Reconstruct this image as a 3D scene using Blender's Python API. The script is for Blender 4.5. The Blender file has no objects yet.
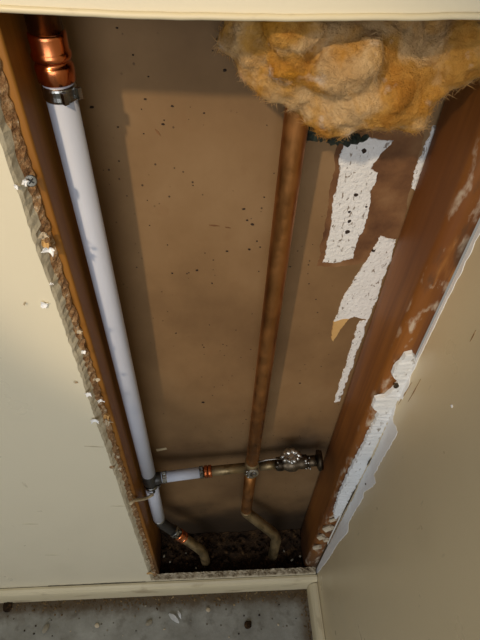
import bpy, bmesh, math, random
from mathutils import Vector, Matrix, noise
from mathutils.geometry import tessellate_polygon
import numpy as np

S = bpy.context.scene
COL = S.collection
random.seed(7)

# ------------------------------------------------------------------ camera
F_PX = 498.57
PITCH, YAW, ROLL = (math.radians(a) for a in (47.58, 4.866, 2.729))
CAM = Vector((-0.2395, -0.3379, 1.3279))
_F = Vector((math.sin(YAW)*math.cos(PITCH), math.cos(YAW)*math.cos(PITCH), -math.sin(PITCH)))
_R = Vector((math.cos(YAW), -math.sin(YAW), 0)); _U = _R.cross(_F)
RT = _R*math.cos(ROLL) + _U*math.sin(ROLL)
UP = -_R*math.sin(ROLL) + _U*math.cos(ROLL)
cd = bpy.data.cameras.new('camera'); co = bpy.data.objects.new('camera', cd); COL.objects.link(co)
cd.sensor_fit = 'VERTICAL'; cd.sensor_height = 36; cd.sensor_width = 27
cd.lens = F_PX*36/640; cd.clip_start = 0.01
m = Matrix((RT, UP, -_F)).transposed().to_4x4(); m.translation = CAM
co.matrix_world = m
S.camera = co

def at(u, v, ax, val):
    """where the line of sight through a spot of the photograph meets a real surface (plane ax = val)"""
    d = _F*F_PX + RT*(u-240) + UP*(320-v)
    return CAM + d*((val-CAM[ax])/d[ax])

# ------------------------------------------------------------------ light
def lin(c): return tuple(((x/255)/12.92 if x/255 <= .04045 else ((x/255+.055)/1.055)**2.4) for x in c)
W = bpy.data.worlds.new('world'); S.world = W; W.use_nodes = True
bg = W.node_tree.nodes['Background']; bg.inputs[0].default_value = (1.0, .95, .86, 1); bg.inputs[1].default_value = .25

def lamp(name, kind, loc, target, energy, color, **k):
    l = bpy.data.lights.new(name, kind); o = bpy.data.objects.new(name, l); COL.objects.link(o)
    l.energy = energy; l.color = color
    for a, b in k.items(): setattr(l, a, b)
    o.location = loc
    o.rotation_euler = (Vector(target)-Vector(loc)).to_track_quat('-Z', 'Y').to_euler()
    return o
# ceiling spotlight behind and left of the opening: throws the stud and header shadow on the backing board; cone narrowed to imitate the shade of someone at the camera
lamp('ceiling_spot', 'SPOT', (-.985, -1.30, 2.35), (-.22, .05, 1.01), 98, (1.0, .78, .52),
     spot_size=math.radians(16), spot_blend=.6, shadow_soft_size=.04)
# daylight from the room's window behind the camera
lamp('window_daylight', 'AREA', (-.55, -2.1, 1.45), (-.60, 0, .6), 21, (.92, .95, 1.0), shape='RECTANGLE', size=1.5, size_y=1.2)

S.view_settings.view_transform = 'Standard'; S.view_settings.look = 'None'
S.view_settings.exposure = 0.0; S.view_settings.gamma = 1; S.view_settings.use_curve_mapping = False

# ------------------------------------------------------------------ materials
class N:
    def __init__(s, name, rough=.6, metal=0.0, spec=.5):
        s.m = bpy.data.materials.new(name); s.m.use_nodes = True; s.t = s.m.node_tree
        s.b = s.t.nodes['Principled BSDF']; s.b.inputs['Roughness'].default_value = rough
        s.b.inputs['Metallic'].default_value = metal; s.b.inputs['Specular IOR Level'].default_value = spec
        s.tc = s.t.nodes.new('ShaderNodeTexCoord'); s.geo = s.t.nodes.new('ShaderNodeNewGeometry')
        s.pos = s.geo.outputs['Position']
    def link(s, a, b): s.t.links.new(a, b)
    def scaled(s, sc, off=(0, 0, 0)):
        n = s.t.nodes.new('ShaderNodeMapping'); n.inputs['Scale'].default_value = sc; n.inputs['Location'].default_value = off
        s.link(s.pos, n.inputs['Vector']); return n.outputs[0]
    def noise(s, scale, detail=4, sc=(1, 1, 1), rough=.55, dist=0, off=(0, 0, 0)):
        n = s.t.nodes.new('ShaderNodeTexNoise'); n.inputs['Scale'].default_value = scale
        n.inputs['Detail'].default_value = detail; n.inputs['Roughness'].default_value = rough; n.inputs['Distortion'].default_value = dist
        s.link(s.scaled(sc, off), n.inputs['Vector']); return n.outputs['Fac']
    def voro(s, scale, sc=(1, 1, 1)):
        n = s.t.nodes.new('ShaderNodeTexVoronoi'); n.inputs['Scale'].default_value = scale
        s.link(s.scaled(sc), n.inputs['Vector']); return n.outputs['Distance']
    def ramp(s, f, stops):
        r = s.t.nodes.new('ShaderNodeValToRGB'); el = r.color_ramp.elements
        while len(el) < len(stops): el.new(.5)
        for e, (p, c) in zip(el, stops):
            e.position = p; e.color = (*((c,)*3 if isinstance(c, (int, float)) else lin(c)), 1)
        s.link(f, r.inputs[0]); return r.outputs[0]
    def mix(s, f, a, b):
        n = s.t.nodes.new('ShaderNodeMix'); n.data_type = 'RGBA'
        if isinstance(f, (int, float)): n.inputs[0].default_value = f
        else: s.link(f, n.inputs[0])
        for i, x in ((6, a), (7, b)):
            if isinstance(x, tuple): n.inputs[i].default_value = (*lin(x), 1)
            else: s.link(x, n.inputs[i])
        return n.outputs[2]
    def math(s, op, a, b=0.0):
        n = s.t.nodes.new('ShaderNodeMath'); n.operation = op; n.use_clamp = False
        for i, x in ((0, a), (1, b)):
            if isinstance(x, (int, float)): n.inputs[i].default_value = x
            else: s.link(x, n.inputs[i])
        return n.outputs[0]
    def axis(s, i):
        n = s.t.nodes.new('ShaderNodeSeparateXYZ'); s.link(s.pos, n.inputs[0]); return n.outputs[i]
    def step(s, v, a, b, lo=0.0, hi=1.0):
        n = s.t.nodes.new('ShaderNodeMapRange'); n.interpolation_type = 'SMOOTHSTEP'
        s.link(v, n.inputs[0])
        for i, x in zip((1, 2, 3, 4), (a, b, lo, hi)): n.inputs[i].default_value = x
        return n.outputs[0]
    def color(s, c):
        if isinstance(c, tuple): s.b.inputs['Base Color'].default_value = (*lin(c), 1)
        else: s.link(c, s.b.inputs['Base Color'])
        return s
    def rough(s, r): s.link(r, s.b.inputs['Roughness']); return s
    def bump(s, h, strength=.3, dist=.002):
        n = s.t.nodes.new('ShaderNodeBump'); n.inputs['Strength'].default_value = strength; n.inputs['Distance'].default_value = dist
        s.link(h, n.inputs['Height']); s.link(n.outputs[0], s.b.inputs['Normal']); return s

M = {}
# cream wall paint, slightly glossy, with faint scuffs
def paint(name, a, b):
    k = N(name, .34, spec=.45)
    c = k.mix(k.noise(3.2, 5), a, b)
    sc = k.ramp(k.noise(70, 3, (1, 1, .25)), [(.0, 0.0), (.70, 0.0), (.76, .5)])
    c = k.mix(sc, c, (172, 160, 128))
    d = k.ramp(k.voro(26), [(0, 1.0), (.035, 1.0), (.05, 0.0)])
    d2 = k.ramp(k.noise(9, 2, off=(3, 1, 2)), [(.60, 0.0), (.64, .7)])
    c = k.mix(k.math('MULTIPLY', d, d2), c, (120, 104, 78))
    k.color(c).bump(k.noise(240, 3), .10, .001)
    k.rough(k.ramp(k.noise(14, 4), [(.3, .26), (.7, .44)])); return k.m
M['paint'] = paint('cream_paint', (226, 219, 196), (219, 210, 184))
M['paint_right'] = paint('cream_paint_shaded', (222, 207, 172), (214, 198, 162))  # same cream paint, darker: the right wall's shade put into its colour
k = N('cut_gypsum', .95)
c = k.ramp(k.noise(130, 6, rough=.7), [(.25, (80, 52, 28)), (.44, (128, 92, 56)), (.58, (164, 132, 94)), (.70, (222, 208, 184))])
k.color(c).bump(k.noise(300, 5), .9, .004); M['cut'] = k.m
k = N('dirty_gypsum_edge', .95)
k.color(k.ramp(k.noise(70, 6, rough=.7), [(.34, (66, 50, 32)), (.42, (136, 122, 98)), (.56, (182, 170, 146)), (.76, (212, 202, 180))])).bump(k.noise(200, 5), .8, .004); M['lower_cut'] = k.m
k = N('grey_paper_edge', .8)
k.color(k.ramp(k.noise(90, 5), [(.3, (170, 160, 136)), (.7, (196, 187, 162))])).bump(k.noise(200, 4), .4, .002); M['paper_edge'] = k.m
k = N('white_compound', .85)
c = k.mix(k.noise(20, 4), (232, 236, 240), (206, 208, 208))
c = k.mix(k.ramp(k.noise(160, 4, (1, 1, .4)), [(.62, 0.0), (.70, .75)]), c, (110, 96, 78))
k.color(c).bump(k.noise(180, 5), .7, .003); M['compound'] = k.m
k = N('clean_compound', .8)
k.color(k.mix(k.noise(25, 4), (246, 248, 250), (230, 231, 232))).bump(k.noise(60, 4), .4, .002); M['compound_clean'] = k.m
k = N('exposed_gypsum', .9)
c = k.mix(k.noise(30, 5), (234, 235, 236), (210, 209, 206))
c = k.mix(k.ramp(k.noise(210, 3, (1, 1, .55), dist=.6), [(.60, 0.0), (.66, .8)]), c, (104, 86, 66))
k.color(c).bump(k.noise(220, 5), .8, .003); M['gypsum'] = k.m
k = N('torn_brown_paper', .9)
k.color(k.ramp(k.noise(26, 5), [(.3, (84, 52, 28)), (.5, (116, 80, 48)), (.7, (136, 102, 68))])).bump(k.noise(120, 4), .4, .002); M['torn'] = k.m
k = N('yellowed_paper', .9); k.color(k.mix(k.noise(60), (206, 170, 112), (180, 140, 84))); M['yellowed'] = k.m

# backing board: brown-grey paper with grime, darkening unevenly towards the bottom
k = N('brown_board_paper', .72, spec=.35)
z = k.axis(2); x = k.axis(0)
c = k.ramp(k.noise(4, 6, (1, 1, .8), rough=.6), [(.32, (104, 78, 49)), (.5, (126, 98, 65)), (.72, (142, 115, 82))])
c = k.mix(k.ramp(k.noise(40, 5, (1, 1, .6)), [(.60, 0.0), (.75, .35)]), c, (118, 86, 54))
dots = k.math('MULTIPLY', k.ramp(k.voro(85, (1, 1, .9)), [(0, 1.0), (.07, 1.0), (.12, 0.0)]), k.ramp(k.noise(11, 2), [(.50, 0.0), (.56, .9)]))
c = k.mix(dots, c, (52, 34, 20))
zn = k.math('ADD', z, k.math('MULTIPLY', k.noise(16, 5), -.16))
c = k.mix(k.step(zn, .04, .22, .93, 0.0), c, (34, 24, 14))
dark_band = k.math('ADD', k.math('ABSOLUTE', k.math('ADD', z, -.47)), k.math('MULTIPLY', k.noise(12, 4, off=(2, 4, 1)), .16))
c = k.mix(k.step(dark_band, .07, .15, .55, 0.0), c, (74, 52, 30))  # darker brown band across the board at branch pipe height
rx = k.math('ADD', k.math('ABSOLUTE', k.math('ADD', x, .075)), k.math('ABSOLUTE', k.math('MULTIPLY', k.math('ADD', z, -.50), .8)))
rx = k.math('ADD', rx, k.math('MULTIPLY', k.noise(20, 5), .08))
c = k.mix(k.step(rx, .05, .13, .6, 0.0), c, (58, 50, 42))
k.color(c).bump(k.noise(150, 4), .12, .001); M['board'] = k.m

def wood(name, a, b, cdark, scrape=None, xr=None):
    k = N(name, .55, spec=.4)
    g = k.noise(22, 6, (1.6, 1.6, .09), dist=.5)
    c = k.ramp(g, [(.30, cdark), (.5, a), (.70, b)])
    c = k.mix(k.ramp(k.noise(7, 5, (1, 1, .5), off=(7, 7, 1)), [(.48, 0.0), (.66, .6)]), c, cdark)
    fine = k.noise(120, 4, (1.2, 1.2, .05))
    c = k.mix(k.ramp(fine, [(.55, 0.0), (.72, .45)]), c, cdark)
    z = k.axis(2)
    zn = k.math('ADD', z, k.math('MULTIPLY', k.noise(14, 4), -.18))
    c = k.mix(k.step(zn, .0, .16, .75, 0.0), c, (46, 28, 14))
    if scrape:
        y = k.axis(1)
        yn = k.math('ADD', y, k.math('MULTIPLY', k.noise(13, 5, (1, 1, .22), rough=.7), -.050))
        c = k.mix(k.step(yn, -.017, -.012, .8, 0.0), c, scrape)
        sp = k.ramp(k.noise(75, 5, (1, 1, .4)), [(.54, 0.0), (.66, .8)])
        c = k.mix(k.math('MULTIPLY', sp, k.step(yn, -.008, .006, 1.0, 0.0)), c, (190, 176, 156))
        gr = k.ramp(k.noise(60, 4, (1, 1, .3), off=(5, 5, 5)), [(.54, 0.0), (.64, .75)])
        c = k.mix(k.math('MULTIPLY', gr, k.step(yn, -.014, .0, 1.0, 0.0)), c, (78, 56, 38))
    k.color(c).bump(g, .22, .0015); return k.m
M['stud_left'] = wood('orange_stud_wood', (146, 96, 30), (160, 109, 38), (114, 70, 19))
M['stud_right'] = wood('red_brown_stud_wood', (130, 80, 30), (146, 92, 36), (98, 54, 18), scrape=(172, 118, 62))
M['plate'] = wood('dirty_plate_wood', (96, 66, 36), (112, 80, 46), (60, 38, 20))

def copper(name, a, b, dark, rough, tarn=(.45, .62), amt=.8):
    k = N(name, rough, 1.0)
    c = k.mix(k.noise(30, 5, (1, 1, .25)), a, b)
    c = k.mix(k.ramp(k.noise(48, 5, (1, 1, .3), off=(1, 2, 3)), [(tarn[0], 0.0), (tarn[1], amt)]), c, dark)
    k.color(c); k.rough(k.ramp(k.noise(60, 4), [(.3, rough*.7), (.7, min(1, rough*1.4))])); return k.m
M['copper'] = copper('aged_copper', (184, 130, 78), (166, 112, 62), (118, 76, 40), .42, amt=.6)
M['copper_bright'] = copper('bright_copper', (232, 146, 96), (214, 120, 70), (150, 76, 40), .2)
M['copper_dark'] = copper('brown_copper', (122, 88, 50), (100, 70, 38), (58, 40, 22), .35)
M['copper_green'] = copper('dull_green_grey_copper', (168, 146, 108), (146, 130, 100), (96, 82, 58), .55)
M['solder'] = copper('silver_solder', (206, 204, 200), (170, 166, 160), (90, 84, 76), .3)
M['steel'] = copper('crimp_steel', (196, 198, 196), (160, 162, 160), (84, 80, 74), .25)
M['soot'] = copper('sooty_brass', (108, 96, 80), (78, 68, 56), (36, 30, 24), .42)
k = N('white_plastic_pipe', .55, spec=.35)
k.color(k.mix(k.noise(12, 3), (196, 201, 215), (184, 190, 204)))
k.b.inputs['Subsurface Weight'].default_value = .25; k.b.inputs['Subsurface Radius'].default_value = (.01, .01, .01); k.b.inputs['Subsurface Scale'].default_value = .3
M['pex'] = k.m
k = N('black_fitting', .4); k.color(k.mix(k.noise(60), (50, 48, 46), (30, 28, 26))); M['black'] = k.m
k = N('cream_plastic', .6); k.color((196, 180, 146)); M['cream'] = k.m
k = N('glass_wool', .95, spec=.15)
n1 = k.noise(15, 5, dist=.5, off=(.37, .2, .61))
c = k.ramp(n1, [(.30, (134, 84, 28)), (.40, (206, 142, 58)), (.48, (224, 168, 84)), (.58, (238, 200, 146)), (.72, (212, 164, 102))])
c = k.mix(k.ramp(k.noise(40, 4, off=(4, 2, 1)), [(.60, 0.0), (.70, .8)]), c, (246, 226, 204))
c = k.mix(k.ramp(k.noise(28, 4, off=(9, 3, 5)), [(.54, 0.0), (.66, .7)]), c, (222, 156, 48))
k.color(c).bump(k.noise(260, 6, rough=.75), 1.0, .006); M['wool'] = k.m
k = N('dark_facing', .9); k.color(k.ramp(k.noise(70, 4), [(.35, (14, 18, 14)), (.65, (48, 58, 44))])).bump(k.noise(90), .8, .004); M['facing'] = k.m
k = N('black_dirt', .95, spec=.2)
c = k.ramp(k.noise(60, 6, rough=.7), [(.3, (22, 15, 9)), (.55, (54, 38, 23)), (.70, (92, 68, 42)), (.80, (140, 112, 78))])
k.color(c).bump(k.noise(140, 6), 1.0, .006); M['dirt'] = k.m
k = N('brown_grime', .95); k.color(k.ramp(k.noise(60, 3), [(.35, (74, 56, 34)), (.6, (120, 98, 66)), (.75, (168, 150, 116))])); M['grime'] = k.m
k = N('speck_dirt', .9); k.color((44, 29, 18)); M['speck'] = k.m
k = N('plaster_crumb', .9); k.color(k.mix(k.noise(90), (214, 204, 184), (168, 150, 120))); M['crumb'] = k.m
k = N('stone_crumb', .85); k.color(k.mix(k.noise(120), (158, 152, 136), (120, 112, 96))); M['stone'] = k.m
k = N('baseboard_paint', .42)
c = k.mix(k.noise(10, 5), (224, 214, 184), (206, 194, 160))
c = k.mix(k.ramp(k.noise(34, 5, (.4, .4, 1)), [(.58, 0.0), (.72, .55)]), c, (140, 118, 84))
k.color(c); M['base'] = k.m
# concrete slab
k = N('concrete', .62, spec=.4)
c = k.ramp(k.noise(9, 6, rough=.65), [(.28, (116, 114, 106)), (.5, (144, 144, 138)), (.72, (170, 171, 166))])
c = k.mix(k.ramp(k.noise(38, 5), [(.55, 0.0), (.70, .55)]), c, (92, 86, 76))
yy = k.math('ADD', k.axis(1), k.math('MULTIPLY', k.noise(26, 6, rough=.7), -.055))
c = k.mix(k.step(yy, -.088, -.052, 0.0, .9), c, (78, 60, 36))
xx = k.math('ADD', k.axis(0), k.math('MULTIPLY', k.noise(26, 6, rough=.7), -.05))
c = k.mix(k.step(xx, -.085, -.05, 0.0, .7), c, (84, 66, 40))
c = k.mix(k.ramp(k.voro(48), [(0, 1.0), (.08, .9), (.13, 0.0)]), c, (84, 76, 62))
k.color(c).bump(k.noise(90, 6), .35, .003); M['concrete'] = k.m

# ------------------------------------------------------------------ builders
def link(name, me, mat, parent=None, smooth=False):
    o = bpy.data.objects.new(name, me); COL.objects.link(o)
    for x in (mat if isinstance(mat, (list, tuple)) else [mat]): me.materials.append(M[x])
    if smooth:
        for p in me.polygons: p.use_smooth = True
    if parent: o.parent = parent
    return o
def obj(name, bm, mat, parent=None, smooth=False):
    bmesh.ops.recalc_face_normals(bm, faces=bm.faces)
    me = bpy.data.meshes.new(name); bm.to_mesh(me); bm.free()
    return link(name, me, mat, parent, smooth)
def tag(o, label, cat, group=None, kind=None):
    o['label'] = label; o['category'] = cat
    if group: o['group'] = group
    if kind: o['kind'] = kind
    return o
def struct(o, label=None):
    o['kind'] = 'structure'
    if label: o['label'] = label
    return o
def empty(name, loc):
    o = bpy.data.objects.new(name, None); COL.objects.link(o); o.location = loc; o.empty_display_size = .02; return o
def under(o, root):           # keep world place while parenting to a thing
    o.parent = root; o.matrix_parent_inverse = Matrix.Translation(root.location).inverted(); return o

def box_bm(lo, hi, bevel=0.0, seg=1):
    bm = bmesh.new(); bmesh.ops.create_cube(bm, size=1)
    lo, hi = Vector(lo), Vector(hi)
    for v in bm.verts: v.co = Vector([(lo[i]+hi[i])/2 + v.co[i]*(hi[i]-lo[i]) for i in range(3)])
    if bevel: bmesh.ops.bevel(bm, geom=bm.edges[:], offset=bevel, segments=seg, affect='EDGES')
    return bm
def jag(pts, step, amp, closed=True):
    """break a polyline into a ragged one"""
    out = []; n = len(pts)
    for i in range(n if closed else n-1):
        a, b = Vector(pts[i]), Vector(pts[(i+1) % n]); d = b-a; L = d.length
        c = max(1, int(L/step)); nrm = Vector((-d.y, d.x)).normalized() if L else Vector((0, 0))
        out.append(a)
        for j in range(1, c):
            t = (j + random.uniform(-.3, .3))/c
            out.append(a + d*t + nrm*random.uniform(-amp, amp))
    if not closed: out.append(Vector(pts[-1]))
    return out
def slab(name, poly, ax, val, thick, mat, parent=None, rim=.0006, z_noise=.0):
    """flake with a ragged outline lying on the plane ax = val, its outer face `thick` in front of it (towards the room), rim bevelled"""
    bm = bmesh.new()
    def P(a, b, d):
        return Vector((a, val-d, b)) if ax == 1 else (Vector((val-d, a, b)) if ax == 0 else Vector((a, b, val+d)))
    area = sum(poly[i-1][0]*poly[i][1]-poly[i][0]*poly[i-1][1] for i in range(len(poly))); sg = 1 if area > 0 else -1
    base = [bm.verts.new(P(p[0], p[1], -.0004)) for p in poly]
    top = []
    for i, p in enumerate(poly):
        q = Vector(p); d = (Vector(poly[(i+1) % len(poly)])-Vector(poly[i-1])); nn = Vector((-d.y, d.x))
        if nn.length: nn.normalize()
        q = q + nn*rim*sg
        top.append(bm.verts.new(P(q.x, q.y, thick + random.uniform(-z_noise, z_noise))))
    n = len(poly)
    for i in range(n): bm.faces.new((base[i], base[(i+1) % n], top[(i+1) % n], top[i]))
    for tri in tessellate_polygon([[Vector((p[0], p[1], 0)) for p in poly]]):
        for ring_ in (top, base):
            try: bm.faces.new([ring_[i] for i in tri])
            except ValueError: pass
    return obj(name, bm, mat, parent)
def px_poly(pts, ax, val):
    r = []
    for u, v in pts:
        q = at(u, v, ax, val); r.append(Vector((q.x, q.z)) if ax == 1 else (Vector((q.y, q.z)) if ax == 0 else Vector((q.x, q.y))))
    return r
def fillet(pts, r, seg=8):
    pts = [Vector(p) for p in pts]; out = [pts[0]]
    for i in range(1, len(pts)-1):
        a, b, c = pts[i-1], pts[i], pts[i+1]
        ra = min(r, (a-b).length*.48, (c-b).length*.48)
        p0 = b + (a-b).normalized()*ra; p1 = b + (c-b).normalized()*ra
        for j in range(seg+1):
            t = j/seg; out.append(p0*(1-t)**2 + b*2*t*(1-t) + p1*t*t)
    out.append(pts[-1]); return out
def tube_bm(path, r, sides=24, cap=True, bm=None):
    bm = bm or bmesh.new(); rings = []; path = [Vector(p) for p in path]
    ref = Vector((.31, .95, .05)); n = len(path)
    for i, p in enumerate(path):
        d = (path[min(i+1, n-1)]-path[max(i-1, 0)]).normalized()
        a = (ref - d*ref.dot(d)).normalized(); ref = a; b = d.cross(a)
        rr = r[i] if isinstance(r, (list, tuple)) else r
        rings.append([bm.verts.new(p + (a*math.cos(t) + b*math.sin(t))*rr) for t in (2*math.pi*j/sides for j in range(sides))])
    for i in range(n-1):
        for j in range(sides): bm.faces.new((rings[i][j], rings[i][(j+1) % sides], rings[i+1][(j+1) % sides], rings[i+1][j]))
    if cap: bm.faces.new(rings[0]); bm.faces.new(rings[-1])
    return bm
def lathe_bm(A, D, prof, sides=28, bm=None):
    """profile (distance along D from A, radius)"""
    A = Vector(A); D = Vector(D).normalized()
    return tube_bm_fixed([A+D*t for t, _ in prof], [r for _, r in prof], D, sides, bm)
def tube_bm_fixed(path, rs, d, sides, bm=None):
    bm = bm or bmesh.new(); a = d.orthogonal().normalized(); b = d.cross(a); rings = []
    for p, r in zip(path, rs):
        rings.append([bm.verts.new(p + (a*math.cos(t)+b*math.sin(t))*max(r, 1e-5)) for t in (2*math.pi*j/sides for j in range(sides))])
    for i in range(len(path)-1):
        for j in range(sides): bm.faces.new((rings[i][j], rings[i][(j+1) % sides], rings[i+1][(j+1) % sides], rings[i+1][j]))
    bm.faces.new(rings[0]); bm.faces.new(rings[-1]); return bm
def crumb_bm(c, s, flat=1.0, bm=None, sub=1):
    bm = bm or bmesh.new(); sd = random.uniform(0, 99)
    r = bmesh.ops.create_icosphere(bm, subdivisions=sub, radius=1)
    q = Matrix.Rotation(random.uniform(0, 6.28), 3, 'Z')
    ax = Vector((random.uniform(.7, 1.3), random.uniform(.6, 1), flat*random.uniform(.8, 1.1)))
    for v in r['verts']:
        w = v.co*(1+.35*noise.noise(v.co*1.7+Vector((sd, sd, 0))))
        v.co = Vector(c) + q @ Vector((w.x*ax.x, w.y*ax.y, w.z*ax.z))*s
    return bm

# ------------------------------------------------------------------ the setting
DW = .0127                   # gypsum board
BK = DW+.089                 # backing board face
XL = -.3813                  # left cut edge
XS = -.0284                  # bay face of right stud
XSL = -.369                  # bay face of left stud
ZT = 1.2303                   # top of the opening
ZB = .074                    # bottom of the opening

bm = box_bm((-2.0, -2.2, -.05), (.05, .16, 0)); fl = struct(obj('floor', bm, 'concrete'))

def front_wall():
    # cut line, from bottom right, to the left, up, to the right; front, middle and back lip rag differently
    left = [(XL+random.uniform(-.0004, .0004)+.0010*noise.noise(Vector((0, 0, z*14))), z) for z in np.linspace(ZB, ZT-.006, 210)]
    bot = [(x, ZB+.004*noise.noise(Vector((x*45, 2, 0)))+random.uniform(-.001, .001)) for x in np.linspace(-.004, XL+.004, 80)]
    top = [(x, ZT+.0035*math.sin(x*9+.6)+.0006*noise.noise(Vector((x*60, 0, 0)))) for x in np.linspace(XL+.003, .0, 70)]
    line = bot+left+top
    nb, nl = len(bot), len(left)
    bm = bmesh.new()
    def lip(y, pull, rag, lpull=None):
        r = []
        for i, (x, z) in enumerate(line):
            a = random.uniform(-rag, rag); k = pull + a
            if i < nb: r.append(bm.verts.new((x, y, z - k)))
            elif i < nb+nl:
                if lpull is not None: k = lpull + a
                r.append(bm.verts.new((x - k, y - (abs(a) if lpull is not None and lpull < -.001 else 0), z)))
            else: r.append(bm.verts.new((x, y, z + (k if i > nb+nl+2 else 0)*.5)))
        return r
    r0 = lip(0, .0030, .0005, .0055); r1 = lip(.0020, .0002, .0006, .0030); r2 = lip(.0075, .0, .0016, -.0005); r3 = lip(.0105, -.001, .0018, -.0036); r4 = lip(DW, -.0018, .0012, -.0066)
    for ra, rb, mi in ((r0, r1, 2), (r1, r2, 2), (r2, r3, 1), (r3, r4, 1)):
        for i in range(len(line)-1):
            q = bm.faces.new((ra[i], ra[i+1], rb[i+1], rb[i]))
            q.material_index = (3 if i < nb else mi) if i < nb+nl else (0 if mi == 2 else 1)
    for r, y in ((r0, 0), (r4, DW)):          # the face of the board round the opening, strip by strip
        ob = [bm.verts.new((v.co.x, y, 0)) for v in r[:nb]]; ol = [bm.verts.new((-1.9, y, v.co.z)) for v in r[nb:nb+nl]]; ot = [bm.verts.new((v.co.x, y, 1.75)) for v in r[nb+nl:]]
        for seg, o in ((r[:nb], ob), (r[nb:nb+nl], ol), (r[nb+nl:], ot)):
            for i in range(len(seg)-1): bm.faces.new((seg[i], seg[i+1], o[i+1], o[i]))
        c0 = bm.verts.new((-1.9, y, 0)); c1 = bm.verts.new((-1.9, y, 1.75))
        bm.faces.new((r[nb-1], r[nb], ol[0], c0, ob[-1])); bm.faces.new((r[nb+nl-1], r[nb+nl], ot[0], c1, ol[-1]))
    return obj('wall_front', bm, ['paint', 'cut', 'paper_edge', 'lower_cut'])
wf = struct(front_wall())
# pale rolled paper lip along the cut under the header
path = [(x, -.0012+.0005*math.sin(x*31), ZT+.0035*math.sin(x*9+.6)+.0022+.0006*noise.noise(Vector((x*40, 3, 0)))) for x in np.linspace(-.75, -.002, 60)]
lipbm = tube_bm([(x, y, (z if x > XL else ZT+.0035*math.sin(XL*9+.6)+.0022)) for x, y, z in path if x > XL], .0020, 10)
lip = obj('paper_lip', lipbm, 'base', wf, True)

# right wall board with a ragged edge at the corner
def right_wall():
    bm = bmesh.new(); zs = np.linspace(0, 1.75, 160)
    a = [bm.verts.new((0, DW-.0015+random.uniform(-.0012, .0008), z)) for z in zs]
    b = [bm.verts.new((DW, DW-.001, z)) for z in zs]
    c = [bm.verts.new((0, -2.2, z)) for z in (1.75, 0)]; d = [bm.verts.new((DW, -2.2, z)) for z in (1.75, 0)]
    f = bm.faces.new(a+c); g = bm.faces.new(b+d)
    for i in range(len(zs)-1): bm.faces.new((a[i], a[i+1], b[i+1], b[i])).material_index = 1
    A = a[-1:]+c+a[:1]; B = b[-1:]+d+b[:1]
    for i in range(3): bm.faces.new((A[i], A[i+1], B[i+1], B[i]))
    bmesh.ops.triangulate(bm, faces=[f, g])
    return obj('wall_right', bm, ['paint_right', 'compound_clean'])
wr = struct(right_wall())

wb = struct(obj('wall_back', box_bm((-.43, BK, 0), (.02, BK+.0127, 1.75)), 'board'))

# baseboards with an eased top edge
def base(name, prof, along, a, b):
    bm = bmesh.new(); rings = []
    for t in np.linspace(a, b, 40):
        w = .0004*noise.noise(Vector((t*9, 1, 0)))
        rings.append([bm.verts.new((t, -d-w, z) if along == 'x' else (-d-w, t, z)) for d, z in prof])
    n = len(prof)
    for i in range(len(rings)-1):
        for j in range(n): bm.faces.new((rings[i][j], rings[i][(j+1) % n], rings[i+1][(j+1) % n], rings[i+1][j]))
    bm.faces.new(rings[0]); bm.faces.new(rings[-1])
    return struct(obj(name, bm, 'base'))
base('baseboard_front', [(.0015, 0), (.015, 0), (.0155, .045), (.0145, .056), (.011, .0635), (.006, .066), (.0015, .0655)], 'x', -1.9, -.001)
base('baseboard_right', [(.001, 0), (.019, 0), (.0195, .030), (.018, .043), (.013, .052), (.006, .056), (.001, .0555)], 'y', -2.2, -.0165)

# ------------------------------------------------------------------ framing
def stud(name, x0, x1, mat, label, rad, z0=.038, z1=1.7):
    bm = bmesh.new(); ny = 7; zs = np.linspace(z0, z1, 90)
    sx = 1 if x1 > x0 else -1; yf = DW+.0006
    arc = [(x1-sx*rad+sx*rad*math.sin(a), yf+rad-rad*math.cos(a)) for a in np.linspace(0, math.pi/2, 9)]
    prof = [(x0, yf+.003), (x0+sx*.002, yf), (x1-sx*(rad+.003), yf)] + arc + [(x1, y) for y in np.linspace(yf+rad+.003, BK-.006, ny)] + \
           [(x1-sx*.002, BK-.001), (x0+sx*.002, BK-.001), (x0, BK-.003)]
    rings = []
    for z in zs:
        ring = []
        for x, y in prof:
            w = noise.noise(Vector((x*30, y*30, z*5)))*.0007
            ring.append(bm.verts.new((x+w*(1 if x1-x < .01 or x-x0 < .01 else 0), y-(abs(w)*.0), z)))
        rings.append(ring)
    n = len(prof)
    for i in range(len(zs)-1):
        for j in range(n): bm.faces.new((rings[i][j], rings[i][(j+1) % n], rings[i+1][(j+1) % n], rings[i+1][j]))
    bm.faces.new(rings[0]); bm.faces.new(rings[-1])
    o = obj(name, bm, mat, None, True); return tag(o, label, 'stud')
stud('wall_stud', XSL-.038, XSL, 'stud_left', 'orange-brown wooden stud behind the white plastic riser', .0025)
sr = stud('wall_stud', -.0002, XS, 'stud_right', 'scraped red-brown wooden stud against the shaded corner wall', .012)
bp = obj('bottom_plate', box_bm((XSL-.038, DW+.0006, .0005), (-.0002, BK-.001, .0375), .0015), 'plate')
tag(bp, 'dirty wooden bottom plate under the debris in the wall bay', 'plate')

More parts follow.
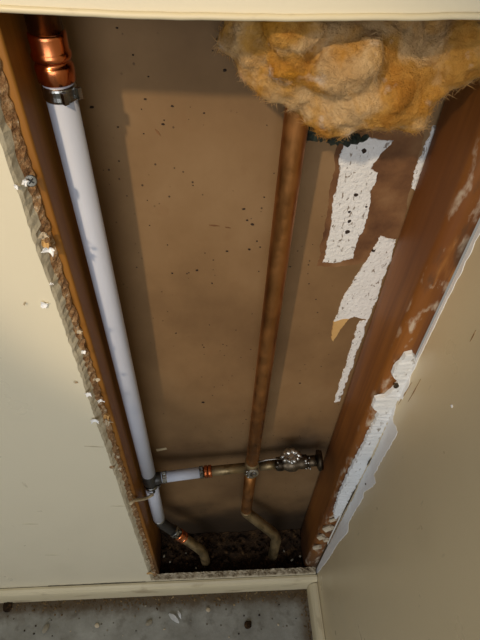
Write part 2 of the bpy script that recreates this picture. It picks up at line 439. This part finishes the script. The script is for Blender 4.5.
# ------------------------------------------------------------------ backing board: torn patches and specks
P1 = [(345,141),(338,160),(339.5,171),(333,195),(331,214),(328,237),(322,262),(338,262),(353,258),(357,242),(368,216),(371,190),(378,172),(371,168),(380,155),(394,140),(380,139),(366,136)]
P2 = [(380,235),(396,239),(392,260),(382,279),(375,303),(368,319),(354,316),(343,321),(333,323),(343,298),(357,274),(371,251)]
P3 = [(359,321),(368,319),(358,349),(348,377),(340,401),(334,402),(340,380),(350,349)]
P4 = [(433,125),(439,127),(429,155),(420,174),(415,191),(411,188),(415,167),(425,143)]
BR = [(345,125),(334,158),(335,170),(329,196),(327,214),(323,238),(317,266),(336,267),(352,265),(366,262),(376,244),(400,238),(407,205),(412,182),(418,160),(424,138),(420,124)]
slab('torn_paper', jag(jag(px_poly(BR, 1, BK), .012, .0022), .0028, .0009), 1, BK, .0005, 'torn', wb, .0004)
for P in (P1, P2, P3, P4):
    o = slab('exposed_gypsum', jag(jag(px_poly(P, 1, BK), .008, .0016), .0018, .0008), 1, BK, .0014, 'gypsum', wb, .0007)
o = slab('paper_flake', jag(px_poly([(343,318),(349,318),(341,328),(333,341),(331,338),(333,321)], 1, BK), .003, .0006), 1, BK, .0018, 'yellowed', wb)
def dab(name, u, v, r, mat, parent, ax=1, val=BK, t=.0016, asp=1.0, step=None):
    c = at(u, v, ax, val); c2 = Vector((c.x, c.z)) if ax == 1 else (Vector((c.y, c.z)) if ax == 0 else Vector((c.x, c.y)))
    n = 9; ph = random.uniform(0, 6)
    poly = [c2 + Vector((math.cos(a+ph)*r*asp, math.sin(a+ph)*r))*random.uniform(.75, 1.2) for a in (2*math.pi*i/n for i in range(n))]
    return slab(name, poly, ax, val, t, mat, parent, r*.12)
for u, v, r in ((355.5,194,.0026),(349,211,.0018),(349,220.5,.0022),(347,231,.003),(366,206,.0015),(373,250,.002),(364,150,.0028)):
    dab('knot_hole', u, v, r, 'speck', wb, t=.0019)
spk = bmesh.new()
def speck(u, v, s): crumb_bm(at(u, v, 1, BK), s, .6, spk)
for u, v, s in ((244,209,.0022),(247,220,.0016),(252,224,.002),(257,241,.0016),(249,249,.0022),(260,247,.0013),(227,251,.0016),(197,270,.002),(172,273,.0015),
                (212,283,.0015),(218,39,.003),(225,70,.002),(172,106,.0016),(204,113,.0013),(92,107,.0024),(118,127,.0014),(163,124,.0016),(133,55,.0013),(117,28,.0014),
                (203,402,.003),(204,347,.0014),(300,383,.002),(176,333,.0015),(264,197,.0012),(205,253,.001),(145,99,.0016),(86,155,.0012),(119,161,.0012),(472//2,330,.001)):
    speck(u, v, s)
for _ in range(70):
    speck(random.uniform(95, 330), random.uniform(40, 440), random.uniform(.0005, .0012))
o = obj('dirt_specks', spk, 'speck', wb); o['kind'] = 'stuff'
for (a, b, w) in (((155,129),(161,136),.0012),((209,225),(220,226),.0011),((225,227),(231,228),.0008)):
    p, q = at(*a, 1, BK), at(*b, 1, BK); d = (q-p).normalized(); n2 = Vector((-d.z, d.x))
    pts = [Vector((p.x, p.z))+n2*w*.3, Vector((p.x, p.z))-n2*w*.3, Vector(((p.x+q.x)/2, (p.z+q.z)/2))-n2*w, Vector((q.x, q.z)), Vector(((p.x+q.x)/2, (p.z+q.z)/2))+n2*w]
    slab('scratch', pts, 1, BK, .0005, 'torn', wb, .0001)
o = slab('paper_flake', px_poly([(156,449),(166,447.5),(167,449),(157,451)], 1, BK), 1, BK, .001, 'cream', wb, .0001)

# ------------------------------------------------------------------ white plastic riser
XP, YP, RP = -.3522, .0537, .0118
lean = lambda z: Vector((XP-.0035*(z-.5)/.6*0, YP, z))
wp = empty('water_riser', (XP, YP, .04)); tag(wp, 'white plastic riser pipe beside the orange-brown stud with copper fittings', 'pipe')
U_ = lambda o: under(o, wp)
U_(obj('upper_copper_pipe', tube_bm([lean(1.19), lean(1.40), lean(1.69)], .0122), 'copper_dark', None, True))
# stepped copper coupling
pr = [(0, .0128), (.001, .0139), (.011, .0141), (.0125, .0135), (.0135, .0120), (.0155, .0120), (.0165, .0140), (.0195, .0146), (.0215, .0136), (.0225, .0132), (.031, .0136), (.033, .0134), (.0345, .0123)]
cp = U_(obj('coupling', lathe_bm(lean(1.168), (0, 0, 1), pr, 36), 'copper_bright', None, True)); cp['label'] = 'bright copper coupling'
def ring(c, d, r, w, mat='steel', ear=True, root=wp, name='crimp_ring'):
    c, d = Vector(c), Vector(d).normalized()
    bm = lathe_bm(c-d*w/2, d, [(0, r*.96), (w*.08, r*1.03), (w*.2, r*1.07), (w*.45, r*1.04), (w*.55, r*1.04), (w*.8, r*1.07), (w*.92, r*1.03), (w, r*.96)], 32)
    if ear:
        side = d.cross(Vector((.5, .6, .2))).normalized()
        if side.y > 0: side = -side
        tan = d.cross(side)
        for s in (-1, 1):
            crumb = bmesh.ops.create_cube(bm, size=1)
            for v in crumb['verts']:
                v.co = c + side*(r*1.12+v.co.x*r*.28) + tan*(s*r*.55+v.co.y*r*.3) + d*(v.co.z*w*.75)
    return under(obj(name, bm, mat, None, False), root)
ring(lean(1.1605), (0, 0, 1), .0122, .0115)
U_(obj('plastic_tube', tube_bm([lean(z) for z in (.502, .7, 0.9, 1.167)], RP, 32), 'pex', None, True))
# tee: body, barbs and rings
ZH = .484
bmt = lathe_bm(lean(ZH-.017), (0, 0, 1), [(0, .010), (.004, .0112), (.010, .0128), (.024, .0128), (.030, .0112), (.034, .010)], 28)
bmt = lathe_bm(lean(ZH), (1, .10, .01), [(0, .009), (.012, .0112), (.020, .0105), (.022, .009)], 28, bmt)
U_(obj('tee_fitting', bmt, 'black', None, True))
ring(lean(ZH+.021), (0, 0, 1), .0118, .008, 'black', False)
ring(lean(ZH-.021), (0, 0, 1), .0120, .008, 'steel', True)
U_(obj('plastic_tube', tube_bm([lean(ZH-.018), lean(.40), lean(.302)], RP, 32), 'pex', None, True))
# bottom elbow in copper
e0 = lean(.300); e1 = at(171, 529, 1, .049); e2 = at(203, 551, 1, .034); e3 = at(206, 563, 2, .045)
U_(obj('elbow_fitting', tube_bm(fillet([lean(.312), lean(.285), e1 + (e2-e1)*.25], .02), .0108, 24), 'black', None, True))
ring(lean(.303), (0, 0, 1), .0118, .007, 'steel', False)
dd = (e2-e1).normalized()
ep = U_(obj('elbow_pipe', tube_bm(fillet([e1+dd*.005, e2, e3, e3+(e3-e2).normalized()*.01], .028, 12), .0105, 24), 'copper_green', None, True))
ring(e1+dd*.012, dd, .0122, .010, 'steel', True)
o = ring(e1+dd*.031, dd, .0120, .013, 'copper_bright', False, name='copper_band'); o['label'] = 'shiny copper band'
o2 = ring(e1+dd*.043, dd, .0116, .006, 'copper_bright', False, name='copper_band')
for q in (o, o2): q.parent = ep; q.matrix_parent_inverse.identity()

# ------------------------------------------------------------------ copper riser with side branches
XC, YC, RC = -.1664, .0641, .0109
b0 = at(246, 512, 1, .0635); b1 = at(277, 536, 1, .042); b2 = at(272.5, 557, 2, .045)
top = at(299, 100, 1, YC)
cr = empty('copper_riser', (b2.x, b2.y, .04)); tag(cr, 'brown copper riser pipe in the middle of the bay, offset at the bottom', 'pipe')
UC = lambda o: under(o, cr)
t_pt = at(251.5, 467, 1, .0641)
zdir = (top-t_pt).normalized()
upper_end = top + zdir*.35
UC(obj('riser_tube', tube_bm([t_pt-zdir*.002, t_pt+zdir*.15, t_pt+zdir*.35, top, upper_end], RC, 28), 'copper', None, True))
UC(obj('lower_tube', tube_bm(fillet([t_pt, b0], .03, 10), RC, 28), 'copper', None, True))
UC(obj('offset_tube', tube_bm(fillet([b0+(t_pt-b0).normalized()*.012, b0, b1, b2, b2+(b2-b1).normalized()*.01], .03, 12), RC*1.02, 28), 'copper_green', None, True))
# solder tee
bmt = lathe_bm(t_pt-zdir*.022, zdir, [(0, .0112), (.001, .0126), (.010, .0126), (.011, .0121), (.033, .0121), (.034, .0126), (.043, .0126), (.044, .0112)], 28)
stee = UC(obj('solder_tee', bmt, 'copper_green', None, True))
fr = t_pt+Vector((.001, -.0125, .003))
bmb = lathe_bm(fr-Vector((0, -.004, 0)), (0.1, -1, .25), [(0, .0105), (.006, .0105), (.007, .0098), (.0075, .0062), (.003, .0058)], 24)
o = UC(obj('solder_stub', bmb, 'solder', None, False)); o.parent = stee; o.matrix_parent_inverse.identity()
bms = bmesh.new()
for k_ in range(7):
    a = random.uniform(0, 6.28); crumb_bm(fr + Vector((math.cos(a)*.011, random.uniform(-.004, .004), math.sin(a)*.011)), random.uniform(.0015, .003), .7, bms)
UC(obj('solder_drip', bms, 'solder', None, True))['kind'] = 'stuff'

# left branch: white stub, copper crimp, copper pipe to the solder tee
lb0 = lean(ZH)+Vector((.016, .002, .0005)); lb1 = at(202, 472, 1, .0625); ld = (lb1-lb0).normalized(); ld2 = (t_pt-lb1).normalized()
br = empty('branch_pipe', lb0); tag(br, 'short white branch pipe linking the white riser to the copper riser', 'pipe')
UB = lambda o: under(o, br)
UB(obj('plastic_tube', tube_bm([lb0+ld*.004, lb1], .0098, 28), 'pex', None, True))
ring(lb0+ld*.010, ld, .0102, .008, 'steel', True, br)
ring(lb1-ld*.001, ld, .0104, .007, 'steel', True, br)
for q in (.0075, .0145):
    o = ring(lb1+ld2*q, ld2, .0106, .0062, 'copper_bright', False, br, 'copper_band')
UB(obj('copper_tube', tube_bm([lb1+ld2*.002, t_pt-ld2*.010], .0088, 24), 'copper_green', None, True))

# right branch: sooty stub with stop valve up to the right stud
r0 = t_pt+Vector((.0135, .001, .002)); r1 = at(322, 460, 1, .066); rd = (r1-r0).normalized()
vp = empty('stop_valve', r0); tag(vp, 'sooty brass stop valve and stub pipe between copper riser and right stud', 'valve')
UV = lambda o: under(o, vp); L = (r1-r0).length
UV(obj('stub_tube', tube_bm([r0, r0+rd*L*.3], .0088, 24), 'copper_green', None, True))
vb = UV(obj('valve_body', lathe_bm(r0+rd*L*.26, rd, [(0, .0095), (.002, .0122), (.012, .0126), (.015, .0112), (.022, .0150), (.034, .0156), (.041, .0120), (.045, .0128), (.056, .0124), (.058, .0098)], 30), 'soot', None, True))
UV(obj('stub_tube', tube_bm([r0+rd*(L*.26+.05), r1], .0098, 24), 'soot', None, True))
vc = r0+rd*(L*.26+.028)
ud = (Vector((0, -.1, 1)) - rd*rd.dot(Vector((0, -.1, 1)))).normalized()
pn = UV(obj('packing_nut', lathe_bm(vc+ud*.010, ud, [(0, .009), (.010, .009), (.011, .0075), (.016, .0075), (.017, .004), (.022, .004)], 6), 'solder', None, False))
hb = bmesh.new()
hc = vc+ud*.033
for i in range(10):
    a0 = 2*math.pi*i/10
    crumb_bm(hc + (rd*math.cos(a0)*.013 + rd.cross(ud)*math.sin(a0)*.008), .0066, .8, hb, 2)
lathe_bm(vc+ud*.026, ud, [(0, .003), (.002, .010), (.007, .010), (.009, .004)], 16, hb)
vh = UV(obj('valve_handle', hb, 'solder', None, True))
for o in (pn, vh): o.parent = vb; o.matrix_parent_inverse.identity()
s3 = bmesh.new()
for i in range(16):
    tt = random.choice((.04, .05, .27, .29, .3)) if i < 11 else random.uniform(.02, .1)
    a0 = random.uniform(0, 6.28); sd_ = ud*math.cos(a0)+rd.cross(ud)*math.sin(a0)
    crumb_bm(r0+rd*(L*random.choice((.28, .30, .74, .80, .78)))+sd_*.0118, random.uniform(.002, .0045), .8, s3)
UV(obj('solder_drip', s3, 'solder', None, True))['kind'] = 'stuff'
UV(obj('wall_flange', lathe_bm(r1-rd*.010, rd, [(0, .0125), (.002, .0185), (.006, .0185), (.010, .017)], 28), 'soot', None, True))
# loose wire off the tee
wv = [at(u, v, 1, .055) for u, v in ((258, 462), (266, 460), (274, 459), (282, 459))]
UV(obj('wire', tube_bm(wv, .0012, 8), 'solder', None, True))

# ------------------------------------------------------------------ glass wool
def wool():
    bm = bmesh.new()
    for (u, v, y, r, fy) in ((262,34,.060,.029,.9),(278,56,.062,.027,.9),(302,72,.058,.030,.9),(332,90,.055,.029,.9),(352,92,.050,.033,.9),(384,88,.050,.034,.9),
                         (410,92,.046,.026,.9),(300,50,.060,.040,.8),(344,54,.056,.042,.8),(374,46,.062,.034,.8),(330,34,.070,.040,.8),(290,32,.026,.015,1),(308,30,.028,.013,1),
                         (456,50,.052,.026,1),(478,42,.050,.026,1),(440,24,.072,.022,1),(356,66,.030,.020,1),(330,70,.030,.018,1),(290,60,.036,.016,1.2),(396,104,.040,.018,1)):
        c = at(u, v, 1, y); sd = random.uniform(0, 50)
        rr = bmesh.ops.create_icosphere(bm, subdivisions=4, radius=1)
        for w in rr['verts']:
            n_ = w.co.copy(); d = 1 + .22*noise.noise(n_*1.6+Vector((sd, 0, 0))) + .10*noise.noise(n_*4+Vector((0, sd, 0)))
            w.co = c + Vector((n_.x, n_.y*fy, n_.z))*r*d
    # bulk stuffed up behind the header
    rr = bmesh.ops.create_icosphere(bm, subdivisions=4, radius=1)
    for w in rr['verts']: w.co = Vector((-.125, .058, 1.295)) + Vector((w.co.x*.09, w.co.y*.036, w.co.z*.07))
    me = bpy.data.meshes.new('wool'); bm.to_mesh(me); bm.free()
    t = bpy.data.objects.new('tmp', me); COL.objects.link(t)
    md = t.modifiers.new('r', 'REMESH'); md.mode = 'VOXEL'; md.voxel_size = .0028
    dg = bpy.context.evaluated_depsgraph_get(); ev = t.evaluated_get(dg)
    out = bpy.data.meshes.new_from_object(ev); bpy.data.objects.remove(t); bpy.data.meshes.remove(me)
    n = len(out.vertices); co_ = np.empty(n*3); out.vertices.foreach_get('co', co_); co_ = co_.reshape(-1, 3)
    nn = np.empty(n*3); out.vertices.foreach_get('normal', nn); nn = nn.reshape(-1, 3)
    for i in range(n):
        p = Vector(co_[i]); a = noise.fractal(p*38, 1.0, 2.0, 4); s = noise.noise(Vector((p.x*60, p.y*60, p.z*140)))
        co_[i] += nn[i]*(a*.0050 + s*.0013)
    co_[:, 1] = np.clip(co_[:, 1], .004, BK-.002); co_[:, 0] = np.clip(co_[:, 0], -.36, XS-.0012)
    behind = (co_[:, 2] > ZT-.010); co_[behind, 1] = np.maximum(co_[behind, 1], DW+.0012)
    out.vertices.foreach_set('co', co_.ravel()); out.update()
    return out
me = wool(); me.materials.clear()
gw = empty('insulation_batt', (-.13, .055, 1.13)); tag(gw, 'yellow and tan glass wool batt hanging out at the top of the bay', 'insulation')
under(link('wool_body', me, 'wool', None, True), gw)
# loose fibres
rng = np.random.default_rng(3)
n = len(me.vertices); cv = np.empty(n*3); me.vertices.foreach_get('co', cv); cv = cv.reshape(-1, 3); nv = np.empty(n*3); me.vertices.foreach_get('normal', nv); nv = nv.reshape(-1, 3)
sel = np.where((cv[:, 2] < 1.30) & (nv[:, 1] < .6))[0]; K = 26000
idx = rng.choice(sel, K); p0 = cv[idx] - nv[idx]*.001; r3 = rng.normal(size=(K, 3)); tn = r3 - nv[idx]*np.sum(r3*nv[idx], 1, keepdims=True)
tn /= np.linalg.norm(tn, axis=1, keepdims=True); ln = rng.uniform(.004, .013, (K, 1)); lift = rng.uniform(.02, .20, (K, 1))
d0 = tn*(1-lift*.4) + nv[idx]*lift; p1 = p0 + d0*ln*.5; p2 = p1 + (d0 + rng.normal(size=(K, 3))*.22)*ln*.5
sd = np.cross(d0, rng.normal(size=(K, 3))); sd /= np.linalg.norm(sd, axis=1, keepdims=True); sd *= .00016
V = np.stack([p0-sd, p0+sd, p1-sd, p1+sd, p2], 1).reshape(-1, 3)
V[:, 1] = np.minimum(V[:, 1], BK-.0015); V[:, 0] = np.minimum(V[:, 0], XS-.001)
hi_ = V[:, 2] > ZT-.012; V[hi_, 1] = np.maximum(V[hi_, 1], DW+.001)
b_ = (np.arange(K)*5)
fc = [(i, i+1, i+3, i+2) for i in b_.tolist()] + [(i+2, i+3, i+4) for i in b_.tolist()]
fm = bpy.data.meshes.new('fibres'); fm.from_pydata(V.tolist(), [], fc)
fo = under(link('fibres', fm, 'wool'), gw); fo['kind'] = 'stuff'
# dark facing crumpled under the batt
fb = bmesh.new()
for u, v, r in ((309,127,.006),(314,134,.0072),(323,134,.007),(332,137,.007),(340,137,.006),(347,139,.0055),(355,139,.005),(363,139,.004),(305,121,.005)):
    crumb_bm(at(u, v, 1, .082), r*1.15, .8, fb, 2)
for w in fb.verts: w.co += Vector((noise.noise(w.co*160), noise.noise(w.co*160+Vector((5, 0, 0))), noise.noise(w.co*160+Vector((0, 9, 0)))))*.003
o = under(obj('facing', fb, 'facing', None, False), gw); o['label'] = 'blackened crumpled facing under the wool'
o = obj('dirt_clump', crumb_bm(at(220, 41, 1, BK-.003), .004, .9, None, 2), 'facing'); o.parent = wb

# ------------------------------------------------------------------ corner compound and torn edge on the right wall
RWp = [(401,394),(396,404),(393,420),(398,432),(391,446),(384,457),(374,475),(376,483),(370,489),(364,492),(363,499),(356,510),(349,522),(348,532),(337,545),(328,560),(318,573),
       (314,574),(322,556),(333,537),(343,517),(355,494),(364,474),(374,455),(386,427),(394,405)]
def clampy(pts): return [Vector((min(p.x, DW-.002), p.y)) for p in pts]
slab('torn_paper', clampy(jag(px_poly(RWp, 0, 0), .004, .0014)), 0, 0, .0004, 'compound_clean', wr, .0006)
EDG = [(480,224),(474,243),(455,281),(436,319),(420,352),(408,378),(398,392),(392,396),(405,368),(425,331),(440,303),(470,245)]
zs = np.linspace(.79, 1.13, 60); yl = [DW-.002-.0035-.003*abs(noise.noise(Vector((0, 1, z*40)))) - (.006 if z < .84 else 0)*random.random() for z in zs]
slab('joint_compound', [Vector((DW-.0005, z)) for z in zs] + [Vector((y, z)) for y, z in zip(yl[::-1], zs[::-1])], 0, 0, .0005, 'compound_clean', wr, .0003)
# compound crust left on the stud face
CRp = [(404,352),(396,362),(391,372),(397,381),(384,394),(374,396),(371,405),(377,412),(371,425),(362,444),(352,462),(345,478),(338,493),(333,512),(335,519),(341,512),(350,495),(362,474),(373,452),(386,424),(395,403),(402,390),(410,375),(416,358),(412,350)]
slab('joint_compound', jag(px_poly(CRp, 1, DW), .004, .0014), 1, DW, .0042, 'compound', wr, .0012, .0009)
for u, v, s in ((328,528,.010),(321,537,.008),(317,547,.009),(333,520,.007),(326,540,.006)):
    c = at(u, v, 1, DW-.003); b_m = box_bm((-1, -.45, -.6), (1, .45, .6), .2)
    rot = Matrix.Rotation(random.uniform(-.9, -.3), 3, 'Y') @ Matrix.Rotation(random.uniform(-.5, .5), 3, 'X')
    for w in b_m.verts: w.co = c + rot @ (w.co*(1+.3*noise.noise(w.co*2+Vector((u, v, 0))))*s)
    obj('plaster_chunk', b_m, 'crumb', wr)
for a, b, wd in (((371,458),(364,468),.0016),((356,487),(341,516),.0015)):
    p, q = at(*a, 0, -.0012), at(*b, 0, -.0012)
    dab_ = [Vector((p.y, p.z)), Vector(((p.y+q.y)/2-wd, (p.z+q.z)/2)), Vector((q.y, q.z)), Vector(((p.y+q.y)/2+wd, (p.z+q.z)/2))]
    slab('crack', dab_, 0, -.0003, .0006, 'speck', wr, .0001)
dab('nail_hole', 366, 484, .0022, 'speck', wr, 0, 0, .0014, .6)
dab('nail_hole', 452, 406, .0016, 'compound_clean', wr, 0, 0, .0008)
# hairline scratches below the edge
for a, b in (((412,382),(398,405)),((421,379),(408,402)),((470,342),(476,330))):
    p, q = at(*a, 0, 0), at(*b, 0, 0)
    slab('scratch', [Vector((p.y, p.z)), Vector(((p.y+q.y)/2-.0009, (p.z+q.z)/2)), Vector((q.y, q.z)), Vector(((p.y+q.y)/2+.0004, (p.z+q.z)/2))], 0, 0, .0004, 'cut', wr, .0001)

# screws
def screw(c, d, r, label, mat='steel'):
    d = Vector(d).normalized(); root = empty('drywall_screw', c); tag(root, label, 'screw', 'screws left in the studs')
    bm = lathe_bm(Vector(c), -d, [(-.0002, r*.2), (0, r*.85), (.0006, r), (.0014, r*.95), (.004, r*.4), (.012, r*.34)], 20)
    hd = under(obj('screw_head', bm, mat, None, False), root)
    a = d.orthogonal().normalized(); b = d.cross(a); bm = bmesh.new()
    for s, t in ((a, b), (b, a)):
        q = bmesh.ops.create_cube(bm, size=1)
        for v in q['verts']: v.co = Vector(c)+d*.0002 + s*v.co.x*r*1.1 + t*v.co.y*r*.26 + d*v.co.z*.0006
    obj('cross_slot', bm, 'black', hd, False)
    return root
screw(at(31, 181, 1, .002), (.45, -1, .35), .0046, 'bright steel drywall screw in the ragged left cut edge')
screw(at(396.5, 386, 1, DW-.0052), (.1, -1, .5), .0038, 'dull steel screw head in the white crust by the right stud', 'soot')

# torn flakes along the left cut edge and on the left board
def flake(u, v, s, mat, y=0.0, t=.003):
    c = at(u, v, 1, y); bm = bmesh.new(); g = 5; vs = []
    ang = random.uniform(0, 6.28); R_ = Matrix.Rotation(ang, 3, 'Y')
    for i in range(g):
        for j in range(g):
            a, b = (i/(g-1)-.5)*2, (j/(g-1)-.5)*2
            k_ = .75 + .45*noise.noise(Vector((a*1.3+u, b*1.3+v, 0)))
            vs.append(bm.verts.new(c + R_ @ Vector((a*s*k_, -(.0006 + t*(a*a*.7+.3*b*b)*random.uniform(.7, 1.2)), b*s*.7*k_))))
    for i in range(g-1):
        for j in range(g-1): bm.faces.new((vs[i*g+j], vs[i*g+j+1], vs[(i+1)*g+j+1], vs[(i+1)*g+j]))
    bmesh.ops.recalc_face_normals(bm, faces=bm.faces)
    bmesh.ops.solidify(bm, geom=bm.faces[:], thickness=.0006)
    return obj('paint_flake', bm, mat, wf)
flake(26, 180, .0036, 'compound_clean', .001, .004)
flake(45, 233, .0050, 'crumb', .004, .006); flake(50, 248, .0060, 'compound_clean', .003, .005); flake(46, 240, .0055, 'yellowed', .003, .005)
dab('nail_hole', 47, 241, .0022, 'cut', wf, 1, -.006, .0004)
flake(44.5, 304, .0052, 'compound_clean', -.0002, .002); flake(52, 282, .0022, 'compound_clean'); flake(17, 185, .0026, 'compound_clean'); flake(25, 302, .0016, 'crumb')
flake(88.5, 392, .0052, 'compound_clean', 0, .004); flake(95, 419, .0062, 'compound_clean', -.001, .004); flake(101, 399, .0048, 'compound_clean', .002, .004)
flake(107, 413, .0060, 'yellowed', .001, .007); flake(109, 419, .0068, 'crumb', 0, .008); flake(84, 350, .004, 'compound_clean', .003); flake(97, 378, .0045, 'crumb', .004)
flake(120, 467, .004, 'crumb', .003); flake(118, 455, .004, 'crumb', .004); flake(80, 330, .004, 'crumb', .004); flake(145, 560, .009, 'crumb', .004, .004); flake(150, 572, .009, 'yellowed', .002, .004)
dab('nail_hole', 75.5, 382, .0030, 'paper_edge', wf, 1, 0, .0007); dab('nail_hole', 76.5, 382.5, .0016, 'cut', wf, 1, -.0007, .0003)
dab('nail_hole', 111.5, 467, .0042, 'cut', wf, 1, 0, .0006)
for a, b in (((84,446),(104,447)),((110,506),(128,506)),((45,555),(60,555)),((22,524),(38,524))):
    p, q = at(*a, 1, 0), at(*b, 1, 0)
    slab('scratch', [Vector((p.x, p.z)), Vector(((p.x+q.x)/2, (p.z+q.z)/2-.0012)), Vector((q.x, q.z)), Vector(((p.x+q.x)/2, (p.z+q.z)/2+.0012))], 1, 0, .0004, 'paper_edge', wf, .0001)

slab('crack', [Vector((x, .066+random.uniform(0, .001))) for x in np.linspace(-.62, -.40, 20)]+[Vector((x, .0685+random.uniform(-.001, .0012))) for x in np.linspace(-.40, -.62, 20)], 1, 0, .0004, 'speck', wf, .0001)  # dark strip painting in the shadowed gap behind the baseboard top
# thin cream strap from the cut edge round the riser
sp = [at(130, 504, 1, -.004), at(134, 500, 1, .004), at(140, 499.5, 1, .018), at(147, 498, 1, .032), at(153, 494.5, 1, .040)]
st = obj('pipe_strap', tube_bm(fillet(sp, .01, 5), [.0032]*1 + [.0030]*40 if False else .0028, 10), 'cream', None, True)
tag(st, 'thin cream strap from the left cut edge to the white riser', 'strap')

# ------------------------------------------------------------------ debris in the bay
bm = bmesh.new(); nx, ny = 110, 30; g = []
for i in range(nx):
    row = []
    for j in range(ny):
        x = XSL+.001+(XS-XSL-.002)*i/(nx-1); y = DW+.0012+(BK-DW-.0024)*j/(ny-1)
        z = .046 + .030*(j/(ny-1))**2 + .014*noise.noise(Vector((x*26, y*26, 0))) + .009*noise.noise(Vector((x*80, y*80, 4))) + random.uniform(-.0015, .0015)
        row.append(bm.verts.new((x, y, max(z, .0385))))
    g.append(row)
for i in range(nx-1):
    for j in range(ny-1): bm.faces.new((g[i][j], g[i+1][j], g[i+1][j+1], g[i][j+1]))
for _ in range(170):
    x = random.uniform(XSL+.01, XS-.01); y = random.uniform(DW+.008, BK-.01); j = (y-DW)/(BK-DW)
    crumb_bm((x, y, .050+.030*j*j+random.uniform(-.004, .006)), random.uniform(.002, .006), .7, bm)
o = obj('debris', bm, 'dirt'); tag(o, 'black crumbly dirt heaped on the bottom plate in the bay', 'debris', None, 'stuff')
# pale gypsum crumbs on the lower cut edge
bm = bmesh.new()
for _ in range(34):
    x = random.uniform(XL, -.01); crumb_bm((x, random.uniform(.001, DW), ZB+random.uniform(-.003, .003)), random.uniform(.001, .0035), .6, bm)
o = obj('gypsum_crumbs', bm, 'lower_cut', wf); o['kind'] = 'stuff'
for u, v, s in ((164,556,.006),(170,562,.004),(186,553,.003),(196,568,.004),(284,551,.004),(292,560,.005),(300,556,.006)):
    o = obj('plaster_crumb', crumb_bm(at(u, v, 2, .064), s*.7, .6), 'stone')
    tag(o, 'tiny pale plaster crumb on the black dirt in the bay', 'crumb', 'crumbs on the dirt in the bay')

# ------------------------------------------------------------------ floor litter
def chip(name, u, v, s, mat, flat, label, cat, group=None, sub=2):
    c = at(u, v, 2, 0); c.z = s*flat*.75
    return tag(obj(name, crumb_bm(c, s, flat, None, sub), mat), label, cat, group)
def leaf(u0, v0, u1, v1, w, label):
    p, q = at(u0, v0, 2, .002), at(u1, v1, 2, .002); d = q-p; n_ = Vector((-d.y, d.x, 0)).normalized(); bm = bmesh.new(); up, lo = [], []
    for i in range(9):
        t = i/8; ww = w*math.sin(math.pi*min(max(t, .06), .96))**.7*(1+.25*noise.noise(Vector((t*4, u0, 0)))); zc = .002+.004*math.sin(t*3)
        up.append(bm.verts.new(p+d*t+n_*ww+Vector((0, 0, zc)))); lo.append(bm.verts.new(p+d*t-n_*ww+Vector((0, 0, zc-.001))))
    for i in range(8): bm.faces.new((up[i], up[i+1], lo[i+1], lo[i]))
    bmesh.ops.solidify(bm, geom=bm.faces[:], thickness=.0008)
    return tag(obj('paint_chip', bm, 'compound_clean'), label, 'paint chip')
leaf(169, 614, 179, 623, .0055, 'long white paint chip lying on the concrete, larger of two together')
leaf(178, 611, 181, 619, .0030, 'slim white paint chip on the concrete right beside the larger chip')
chip('plaster_crumb', 208, 610, .006, 'crumb', .5, 'pale plaster crumb on concrete, right of the two white chips', 'crumb')
chip('pebble', 46, 629, .0085, 'stone', .5, 'grey round pebble pressed on the concrete at lower left', 'pebble')
chip('pebble', 149, 623, .0075, 'stone', .45, 'dull grey pebble on the concrete, left of the white chips', 'pebble')
chip('plaster_crumb', 97, 626, .0065, 'crumb', .5, 'tan plaster crumb on the concrete between the two pebbles', 'crumb')
bm = bmesh.new()
for _ in range(520):
    if random.random() < .8: x, y = random.uniform(-.72, -.022), -.0165-abs(random.gauss(0, .011))
    else: x, y = -.0215-abs(random.gauss(0, .007)), random.uniform(-.2, -.02)
    crumb_bm((x, y, .0006), random.uniform(.0008, .0030), .6, bm)
tag(obj('grime', bm, 'grime'), 'brown grime and crumbs swept along the foot of the baseboards', 'grime', None, 'stuff')
chip('dirt_lump', 248, 625, .011, 'dirt', .45, 'dark lump of dirt stuck to concrete floor, nearest right baseboard', 'dirt')
chip('dirt_lump', 8, 607, .014, 'dirt', .4, 'rusty brown dirt lump against the front baseboard at far left', 'dirt')
for _ in range(26):
    u, v = random.uniform(20, 300), random.uniform(602, 638)
    chip('grit_grain', u, v, random.uniform(.0012, .003), random.choice(('crumb', 'stone', 'dirt')), .6, 'tiny grain of grit scattered on the concrete floor', 'grit', 'grit on the concrete floor', 1)
